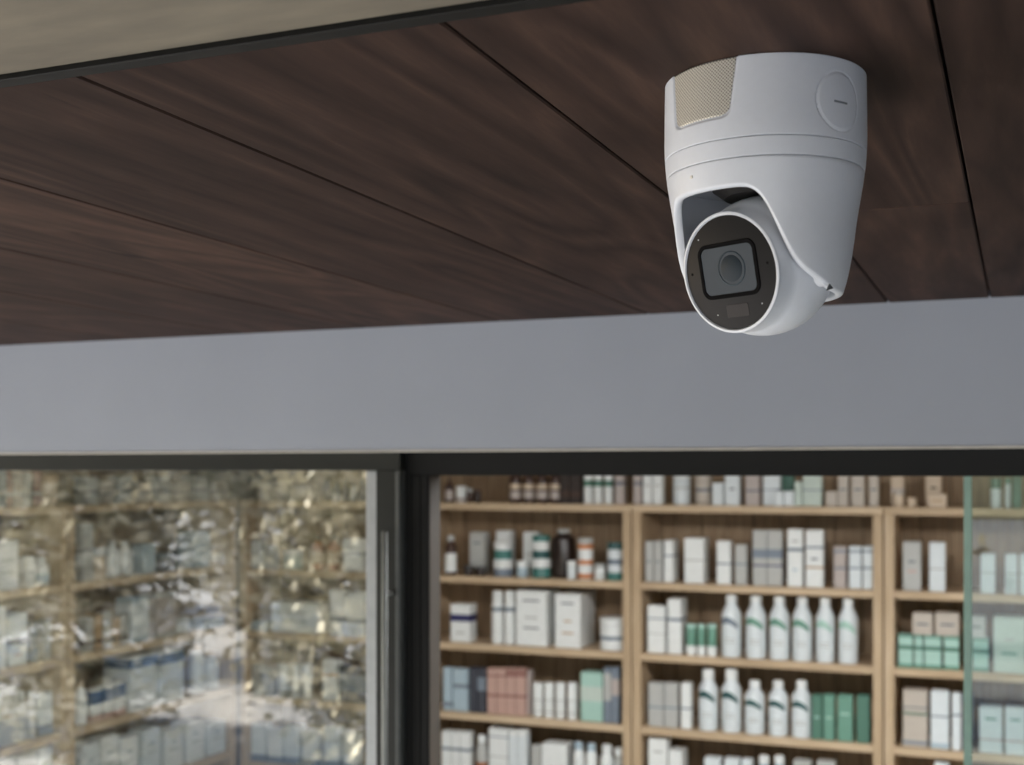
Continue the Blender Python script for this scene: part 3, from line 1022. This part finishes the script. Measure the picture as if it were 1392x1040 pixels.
# ---- unit 2 (pump bottles)
U = 2
B(0, 'box', 861, 872, 634, 'pinkish grey carton', ('pinkgrey', ((.5, .6, 'ink'),)))
B(0, 'box', 874, 886, 634, 'white carton', PLAINW)
B(0, 'box', 887.5, 900, 634, 'white carton', PLAINW)
B(0, 'jar', 912, 936, 638, 'large white tub', ('cool', 'white', ((.6, .66, 'grey'),)))
B(0, 'jar', 942, 965, 642, 'large greige tub with dark mark', ('greige', 'greige', ((.55, .68, 'ink'),)))
B(0, 'box', 968, 983, 657, 'short white carton', ('cool', ()))
B(0, 'box', 985, 1005, 642, 'white carton with dark specks', ('cool', (), ((.5, .4, 'ink'),)))
B(0, 'box', 1013, 1032, 640, 'pinkish grey carton with band', ('pinkgrey', ((.4, .46, 'ink'),)))
B(0, 'box', 1037, 1060, 644, 'wide white carton with grey line', ('cool', ((.48, .52, 'slate'),)), yoff=.05)
B(0, 'box', 1062, 1079, 643, 'dark green carton', ('dgreen', ()), yoff=.12)
B(0, 'box', 1052, 1065, 668, 'very short white carton', ('cool', ()), yoff=.01, dp=.035)
B(0, 'box', 1066, 1079, 668, 'very short white carton', ('cool', ()), yoff=.01, dp=.035)
B(0, 'box', 1080, 1090, 655, 'slim pale green carton', ('palegreen', ()))
B(0, 'box', 1091, 1117, 644, 'broad pale green carton', ('palegreen', ((.48, .52, 'slate'),)))
B(0, 'box', 1122, 1138, 668, 'short greige carton', ('greige', ()))
B(0, 'box', 1139, 1153, 642, 'greige carton', ('greige', (), ((.5, .6, 'ink'),)))
B(0, 'box', 1157, 1175, 642, 'greige carton', ('greige', (), ((.5, .6, 'ink'),)))
B(0, 'box', 1181, 1194, 642, 'greige carton', ('greige', (), ((.5, .6, 'ink'),)))
B(1, 'box', 877, 888, 736, 'grey white carton', ('grey', (), ((.5, .5, 'ink'),)))
B(1, 'box', 889, 900, 736, 'grey white carton', ('grey', (), ((.5, .5, 'ink'),)))
B(1, 'box', 902.5, 915, 735, 'slim white carton with grey lines', ('white', ((.62, .66, 'slate'),)), dp=.09)
B(1, 'box', 930, 957, 732, 'broad white carton', ('white', ((.5, .53, 'grey'),)), dp=.09)
B(1, 'box', 974, 993, 736, 'white carton with grey line', ('white', ((.46, .5, 'slate'),)))
B(1, 'box', 999, 1015, 741, 'small grey carton', ('grey', ((.5, .54, 'slate'),)))
B(1, 'box', 1023, 1042.5, 721, 'tall grey carton with navy line', ('grey', ((.35, .38, 'navy'), (.5, .66, 'slate'))))
B(1, 'box', 1043, 1063, 721, 'tall grey carton with navy line', ('grey', ((.35, .38, 'navy'), (.5, .66, 'slate'))))
B(1, 'box', 1070, 1091, 720, 'tall bright white carton with grey bands', ('white', ((.62, .68, 'slate'),), ((.3, .35, 'ltblue'), (.8, .5, 'grey'))))
B(1, 'box', 1095, 1119, 721, 'tall bright white carton with a tan band', ('white', ((.68, .72, 'slate'), (.33, .37, 'tan')), ((.5, .4, 'ink'),)))
for i, (x0, x1) in enumerate(((1133, 1150), (1154, 1171), (1173.5, 1187))):
    o = B(1, 'box', x0, x1, 771, 'small grey carton, lower of two', ('pinkgrey' if i == 0 else 'cool', ((.9, .98, 'slate'),)))
    hz = max(v.co.z for v in o.data.vertices) + .0015
    B(1, 'box', x0, x1, 743, 'small grey carton, stacked on another', ('pinkgrey' if i == 0 else 'cool', ((.7, .82, 'slate'),)), base=hz)
B(2, 'box', 880, 904, 824, 'white carton with thin grey bands', ('white', ((.72, .75, 'slate'), (.4, .42, 'grey'))))
B(2, 'box', 907.5, 926, 815, 'tall white carton with grey band', ('white', ((.6, .66, 'slate'),)), dp=.1)
for x0, x1 in ((931, 945), (946.5, 958), (959.5, 973)):
    B(2, 'jar', x0, x1, 849, 'small green tube with white foot', ('green', 'mint', ((.0, .35, 'white'),), .12))
for i, (x0, x1) in enumerate(((978, 1005), (1011, 1039), (1043.5, 1071), (1075, 1102), (1107, 1133), (1138, 1165))):
    B(2, 'bot', x0, x1, 810 + i * .8, 'white bottle with ' + ('slate', 'green', 'green', 'green', 'mint', 'mint')[i] + ' crescent mark', dict(c='cool', capc='white', neck=.5, capf=.10, sh=.24, mark=('slate', 'green', 'green', 'green', 'mint', 'mint')[i]), yoff=.02)
B(3, 'box', 881, 902, 929, 'grey carton with slate line', ('grey', ((.43, .47, 'slate'),)))
B(3, 'box', 903, 921, 929, 'grey carton with slate line', ('grey', ((.43, .47, 'slate'),)))
B(3, 'box', 925.5, 939, 929, 'slim white carton with slate line', ('white', ((.43, .47, 'slate'),)))
for i, (x0, x1) in enumerate(((947, 973), (978, 1005), (1010, 1037), (1042.5, 1069), (1074, 1101))):
    B(3, 'bot', x0, x1, 911 if i < 2 else 927, ('tall ' if i < 2 else 'shorter ') + 'bottle with dark crescent mark', dict(c='cool', capc='white', neck=.56 if i < 2 else .5, capf=.16 if i < 2 else .12, sh=.18, mark='dteal'), yoff=.02)
B(3, 'box', 1103, 1118, 945, 'green carton with pale print', ('dgreen', (), ((.5, .5, 'mint'),)))
B(3, 'box', 1119.5, 1134, 945, 'green carton with pale print', ('green', (), ((.5, .6, 'mint'),)))
B(3, 'box', 1138, 1159, 946, 'broad green carton', ('green', (), ((.6, .6, 'mint'),)))
B(3, 'box', 1164, 1182, 946, 'plain deep green carton', ('dgreen', ()))
B(4, 'box', 881, 907, 1005, 'tall white carton with grey text', ('white', (), ((.8, .5, 'grey'),)))
B(4, 'box', 909, 927, 1021, 'short white carton', ('white', ()), dp=.1)
B(4, 'box', 957, 979, 1031, 'low white carton', ('cool', ()))
B(4, 'box', 984, 1005, 1032, 'low white carton', ('cool', ()))
B(4, 'box', 1008, 1022, 1033, 'low white carton', ('cool', ()))
B(4, 'bot', 1028, 1046, 1029, 'light blue bottle', dict(c='ltblue', capc='white', neck=.7))
B(4, 'bot', 1049, 1067, 1029, 'light blue bottle', dict(c='ltblue', capc='white', neck=.7))
B(4, 'box', 1078, 1102, 1035, 'low grey carton', ('grey', ()))
B(4, 'box', 1110, 1135, 1036, 'low grey carton', ('grey', ()))
# ---- unit 3 (behind the glass edge)
U = 3
B(0, 'box', 1211, 1229, 648, 'beige carton', ('beige', ((.5, .6, 'pinkgrey'),)), yoff=.08)
B(0, 'jar', 1214, 1229, 668, 'small beige jar in front of a carton', ('beige', 'greige'), yoff=.015)
B(0, 'jar', 1232, 1246, 677, 'small low beige jar', ('beige', 'beige'), yoff=.02)
B(0, 'box', 1258, 1280, 646, 'beige carton standing behind a low box', ('beige', (), ((.6, .4, 'brown'),)), yoff=.12)
B(0, 'box', 1261, 1287, 672, 'low beige box', ('beige', (), ((.5, .6, 'tan'),)), yoff=.02)
B(0, 'jar', 1346, 1362, 650, 'white tube with green cap', ('cool', 'dgreen', (), .35))
B(0, 'jar', 1366, 1374, 650, 'slim white tube', ('cool', 'green', (), .2))
B(0, 'box', 1376, 1389, 648, 'green carton behind glass', ('dgreen', ()))
B(1, 'box', 1227, 1252, 737, 'broad white carton with pink tint', ('grey', (), ((.6, .4, 'ink'), (.4, .5, 'pink'))))
B(1, 'box', 1263, 1285, 738, 'white carton with soft lines', ('cool', ((.45, .48, 'grey'),)))
B(1, 'box', 1333, 1353, 753, 'pale carton behind the glass', ('cool', ((.5, .54, 'grey'),)))
B(1, 'box', 1366, 1383, 754, 'pale carton behind the glass', ('cool', ((.5, .54, 'grey'),)))
B(1, 'box', 1386, 1402, 754, 'pale carton behind the glass', ('cool', ((.5, .54, 'grey'),)))
low = []
for x0, x1 in ((1221, 1241), (1243, 1254.5), (1256, 1280), (1283, 1304), (1322, 1344)):
    low.append(B(2, 'box', x0, x1, 863 + (x0 - 1221) * .05, 'mint carton with green band', ('mint', ((.55, .68, 'dgreen'), (.92, 1.0, 'green'), (.0, .12, 'green')))))
hz = max(v.co.z for v in low[2].data.vertices) + .0015
B(2, 'box', 1240, 1268, 834, 'greige carton on mint cartons', ('greige', (), ((.5, .6, 'ink'),)), base=hz)
B(2, 'box', 1271, 1304, 834, 'greige carton on mint cartons', ('greige', (), ((.5, .6, 'ink'),)), base=hz)
B(2, 'box', 1311, 1340, 838, 'grey carton laid on mint cartons', ('grey', (), ((.5, .6, 'ink'),)), base=hz)
B(2, 'box', 1350, 1394, 840, 'very large pale green carton', ('palegreen', (), ((.35, .5, 'green'), (.6, .3, 'grey'))), dp=.1)
o = B(3, 'box', 1227, 1261, 974, 'broad greige carton with green line, lower of two', ('greige', ((.1, .2, 'slate'),)))
hz = max(v.co.z for v in o.data.vertices) + .0015
B(3, 'box', 1227, 1261, 939, 'broad greige carton with green line, upper of two', ('greige', ((.06, .14, 'dgreen'), (.3, .36, 'ink'))), base=hz)
B(3, 'box', 1265, 1290, 940, 'tall white carton with blue foot', ('cool', ((.02, .1, 'ltblue'), (.55, .58, 'slate'))))
B(3, 'box', 1294, 1306, 943, 'slim white carton with grey line', ('cool', ((.6, .64, 'slate'),)))
B(3, 'box', 1308.5, 1322, 943, 'slate blue carton', ('slate', ()))
B(3, 'box', 1331, 1363, 962, 'pale carton with green print', ('cool', ((.28, .31, 'pink'),), ((.75, .5, 'green'),)))
B(3, 'box', 1366, 1394, 963, 'pale carton with green print', ('cool', ((.28, .31, 'pink'),), ((.75, .5, 'green'),)))
B(4, 'box', 1270, 1290, 1037, 'low white carton', ('cool', ()))
# ---- unit 0 (corner, behind the door glass)
U = 0
for i, x in enumerate((437, 449, 461, 473, 485)):
    B(0, 'bot', x, x + 10.5, 652 + (i % 2) * 4, 'small slate bottle', dict(c='slate' if i % 2 else 'dslate', capc='charcoal', neck=.5))
B(0, 'box', 350, 385, 655, 'pale greige carton', ('greige', ()))
B(0, 'box', 392, 420, 660, 'pale greige carton', ('greige', ()))
B(1, 'box', 341, 356, 735, 'white carton', PLAINW)
B(1, 'box', 359, 372, 742, 'short grey carton', ('grey', ()))
B(1, 'jar', 380, 404, 748, 'wide pale jar', ('palegreen', 'white'))
B(1, 'bot', 420, 436, 728, 'amber bottle with pale label', dict(c='amber', capc='charcoal', bands=((.2, .55, 'beige'),), neck=.45))
B(1, 'bot', 441, 457, 728, 'amber bottle with pale label', dict(c='amber', capc='charcoal', bands=((.2, .55, 'beige'),), neck=.45))
B(1, 'box', 466, 492, 733, 'white carton with slate band', ('white', ((.5, .6, 'slate'),)))
B(2, 'box', 341, 362, 845, 'short light blue carton', ('ltblue', ()))
B(2, 'box', 368, 432, 820, 'very wide white carton', ('cool', (), ((.4, .6, 'grey'), (.7, .4, 'grey'))), dp=.15)
B(2, 'box', 447, 468, 802, 'tall white carton', ('white', ((.3, .4, 'slate'),)))
B(2, 'box', 470, 494, 806, 'tall white carton', ('white', ((.3, .4, 'slate'),)))
B(3, 'box', 341, 355, 905, 'grey carton', ('grey', ()))
B(3, 'box', 356, 371, 909, 'grey carton', ('grey', ()))
for x in (374, 390, 406):
    B(3, 'jar', x, x + 14, 903, 'white bottle with grey foot', ('white', 'white', ((.0, .3, 'grey'),), .2))
B(3, 'box', 438, 458, 898, 'white carton with tan band', ('white', ((.6, .7, 'tan'),)))
B(3, 'box', 461, 476, 905, 'dark slate carton', ('dslate', ((.3, .8, 'slate'),)))
B(3, 'box', 478, 494, 908, 'dark slate carton', ('dslate', ((.3, .8, 'slate'),)))
for i, x in enumerate((341, 363, 386, 411, 440, 466)):
    B(4, 'box', x, x + 20, 985 + (i * 7) % 12, 'white carton with slate foot', ('white' if i % 2 else 'cool', ((.0, .2, 'slate'),)))
# ---- side wall units
def SI(*args, **kw):
    return side_item(SU, *args, **kw)
SU = 0
for i, (x0, x1, c) in enumerate(((2, 9, 'slate'), (10, 17, 'red'), (19, 32, 'greige'), (34, 44, 'grey'), (47, 57, 'red'))):
    SI(0, 'box', x0, x1, 636 + (i * 5) % 9, {'slate': 'slate', 'red': 'red brown', 'greige': 'pale greige', 'grey': 'grey'}[c] + ' carton', (c, ((.3, .4, 'grey'),)))
SI(0, 'jar', 62, 86, 646, 'wide beige tub', ('beige', 'tan'))
SI(1, 'box', -8, 26, 735, 'broad white carton', W2)
SI(1, 'box', 37, 49, 757, 'slim white carton', PLAINW)
SI(1, 'bot', 56, 72, 758, 'white bottle with light blue band', dict(c='white', capc='white', bands=((.1, .4, 'ltblue'),), neck=.5))
SI(2, 'box', -8, 9, 826, 'white carton', PLAINW)
SI(2, 'box', 12, 38, 834, 'white carton with dark slate band', ('cool', ((.42, .52, 'dslate'),), ((.2, .4, 'pink'),)))
SI(2, 'box', 42, 52, 846, 'slim slate carton', ('slate', ()))
SI(2, 'box', 60, 70, 843, 'slim grey carton', ('grey', ()))
SI(3, 'box', -6, 27, 935, 'broad grey carton with tan dot', ('grey', (), ((.5, .4, 'tan'),)))
SI(3, 'bot', 29, 39, 940, 'pale grey bottle', dict(c='grey', capc='white', neck=.6))
SI(3, 'bot', 41, 51, 940, 'pale grey bottle', dict(c='grey', capc='white', neck=.6))
SI(3, 'box', 53, 72, 942, 'white carton with slate foot', ('cool', ((.0, .25, 'slate'),)))
SI(4, 'box', -4, 21, 1030, 'grey carton', ('grey', ()))
SI(4, 'box', 24, 50, 1026, 'grey carton', ('grey', ()))
SI(4, 'box', 54, 72, 1016, 'white carton with slate foot', ('white', ((.0, .2, 'slate'),)))
SU = 1
for i, x in enumerate((116, 138, 162, 188, 214, 240, 266, 292)):
    SI(0, 'box', x, x + 18, 648 + (i * 7) % 14, ('greige' if i % 2 else 'pale grey') + ' carton', ('greige' if i % 2 else 'grey', ((.4, .5, 'ink'),)))
SI(1, 'box', 112, 128, 712, 'tall grey carton', ('grey', ((.5, .55, 'ink'),)))
SI(1, 'jar', 133, 150, 745, 'small beige jar', ('beige', 'white'))
SI(1, 'bot', 153, 168, 735, 'white bottle', dict(c='white', capc='grey', neck=.5))
SI(1, 'bot', 171, 186, 735, 'white bottle', dict(c='white', capc='grey', neck=.5))
SI(1, 'box', 195, 212, 740, 'light blue carton', ('ltblue', ()))
SI(1, 'jar', 225, 250, 752, 'wide dark slate jar', ('dslate', 'slate'))
SI(1, 'box', 264, 286, 722, 'tall light blue carton', ('ltblue', (), ((.5, .5, 'white'),)))
SI(1, 'box', 289, 304, 742, 'pink carton with white band', ('pinkgrey', ((.3, .6, 'white'),)))
for i, x in enumerate((118, 130, 142, 154, 165)):
    SI(2, 'box', x, x + 10, 840 - (i % 3) * 4, ('tan' if i % 2 else 'grey') + ' slim carton', ('tan' if i % 2 else 'grey', ((.2, .3, 'brown'),)))
SI(2, 'box', 179, 202, 812, 'tall light blue carton', ('ltblue', ((.1, .9, 'cool'),)))
SI(2, 'box', 214, 240, 806, 'tall grey carton', ('grey', ((.1, .9, 'pinkgrey'),)))
SI(2, 'jar', 246, 266, 840, 'white jar', ('white', 'grey'))
SI(2, 'box', 276, 304, 842, 'wide light blue carton with white bands', ('ltblue', ((.5, .8, 'white'),)))
SI(3, 'bot', 110, 122, 926, 'white bottle', dict(c='white', capc='beige', neck=.5))
for i, x in enumerate((125, 141, 157)):
    SI(3, 'box', x, x + 14, 938 - i * 5, 'white carton with blue top', ('white', ((.55, .95, 'blue'), (.0, .2, 'pink'))))
SI(3, 'box', 176, 214, 892, 'large white carton with blue bands', ('cool', ((.8, .98, 'blue'),), ((.4, .6, 'grey'),)))
SI(3, 'box', 218, 250, 884, 'large white carton with blue bands', ('cool', ((.75, .95, 'blue'),), ((.4, .6, 'grey'),)))
SI(3, 'bot', 270, 284, 876, 'tall white bottle with tan cap', dict(c='white', capc='tan', neck=.5))
SI(3, 'bot', 288, 302, 885, 'tall white bottle with tan cap', dict(c='white', capc='tan', neck=.5))
for i, x in enumerate((112, 138, 165, 195, 225, 255, 284)):
    SI(4, 'box', x, x + 23, 1012 - i * 5 - (i % 2) * 6, 'white carton with grey print', ('white' if i % 3 else 'cool', (), ((.5, .5, 'grey'), (.7, .3, 'slate'))))

ORD = ['first', 'second', 'third', 'fourth', 'fifth', 'sixth', 'seventh', 'eighth', 'ninth']
for lab, objs in COUNT.items():
    if len(objs) > 1:
        side = 'side-unit' in lab
        objs.sort(key=lambda o: -o.location.y if side else (-o.location.x if 'corner unit' in lab else o.location.x))
        ref = 'shop corner' if side else 'door post'
        for i, o in enumerate(objs):
            o['group'] = lab
            cut = lab.rfind(' on ')
            new = lab[:cut] + ', ' + ORD[i] + ' such from ' + ref + lab[cut:]
            if len(new.split()) <= 16:
                o['label'] = new

# ------------------------------------------------------------------ trees across the pavement (seen mirrored in the door glass)
def tree(x, y, hgt, rad, label, n):
    t = tag(empty('tree', (x, y, 0)), label, 'tree', 'trees across the pavement')
    p = [(0, 0), (.10, 0), (.075, .3), (.06, hgt * .5), (.02, hgt * .9), (0, hgt * .9)]
    finish('trunk', lathe_bm(p, 10), M_BARK, t, True)
    for i in range(7):
        a = random.uniform(0, 6.28); z0 = hgt * random.uniform(.15, .6)
        v0 = Vector((0, 0, z0)); v1 = Vector((math.cos(a) * rad * .8, math.sin(a) * rad * .8, z0 + hgt * random.uniform(.1, .3)))
        b = lathe_bm([(0, 0), (.028, 0), (.008, (v1 - v0).length), (0, (v1 - v0).length)], 6)
        b.transform((v1 - v0).to_track_quat('Z', 'Y').to_matrix().to_4x4())
        bmesh.ops.translate(b, verts=b.verts[:], vec=v0)
        finish('branch', b, M_BARK, t, True)
    verts, faces = [], []
    clumps = []
    for _ in range(46):
        while True:
            q = Vector((random.uniform(-1, 1), random.uniform(-1, 1), random.uniform(-1, 1)))
            if q.length < 1: break
        clumps.append(Vector((q.x * rad, q.y * rad, hgt * .5 + q.z * hgt * .48)))
    for i in range(n):
        c0 = random.choice(clumps)
        c = c0 + Vector((random.gauss(0, .2), random.gauss(0, .2), random.gauss(0, .17)))
        if c.z < 0.05: continue
        s = random.uniform(.03, .06)
        d1 = Vector((random.gauss(0, 1), random.gauss(0, 1), random.gauss(0, .6))).normalized()
        d2 = d1.orthogonal().normalized()
        kk = len(verts)
        verts += [c - d1 * s * 1.4, c + d2 * s * .7, c + d1 * s * 1.4, c - d2 * s * .7]
        faces.append((kk, kk + 1, kk + 2, kk + 3))
    me = bpy.data.meshes.new('foliage'); me.from_pydata([tuple(v) for v in verts], [], faces); me.update()
    me.materials.append(M_LEAF)
    o = bpy.data.objects.new('foliage', me); col.objects.link(o); o.parent = t; o['kind'] = 'stuff'
TREES = ((-1.5, -4.1, 3.4, 0.8), (-3.9, -7.3, 4.8, 1.25), (-4.2, -4.0, 3.0, 0.8), (-7.6, -7.3, 5.0, 1.3), (-6.9, -4.0, 3.3, 0.8),
         (-11.3, -7.3, 5.0, 1.3), (-9.6, -4.2, 3.4, 0.85), (-15.0, -7.3, 5.0, 1.3),
         (-6.2, -11.8, 5.4, 1.7), (-10.8, -11.8, 5.6, 1.7), (-15.6, -11.8, 5.4, 1.7))
TL = ['slim', 'tall', 'low', 'broad', 'low rounded', 'spreading', 'bushy', 'wide', 'farther', 'farther broad', 'farther tall']
for i, (x, y, hg, rd) in enumerate(TREES):
    tree(x, y, hg, rd, TL[i] + ' pale green tree across the pavement, mirrored in the door glass', 7500)
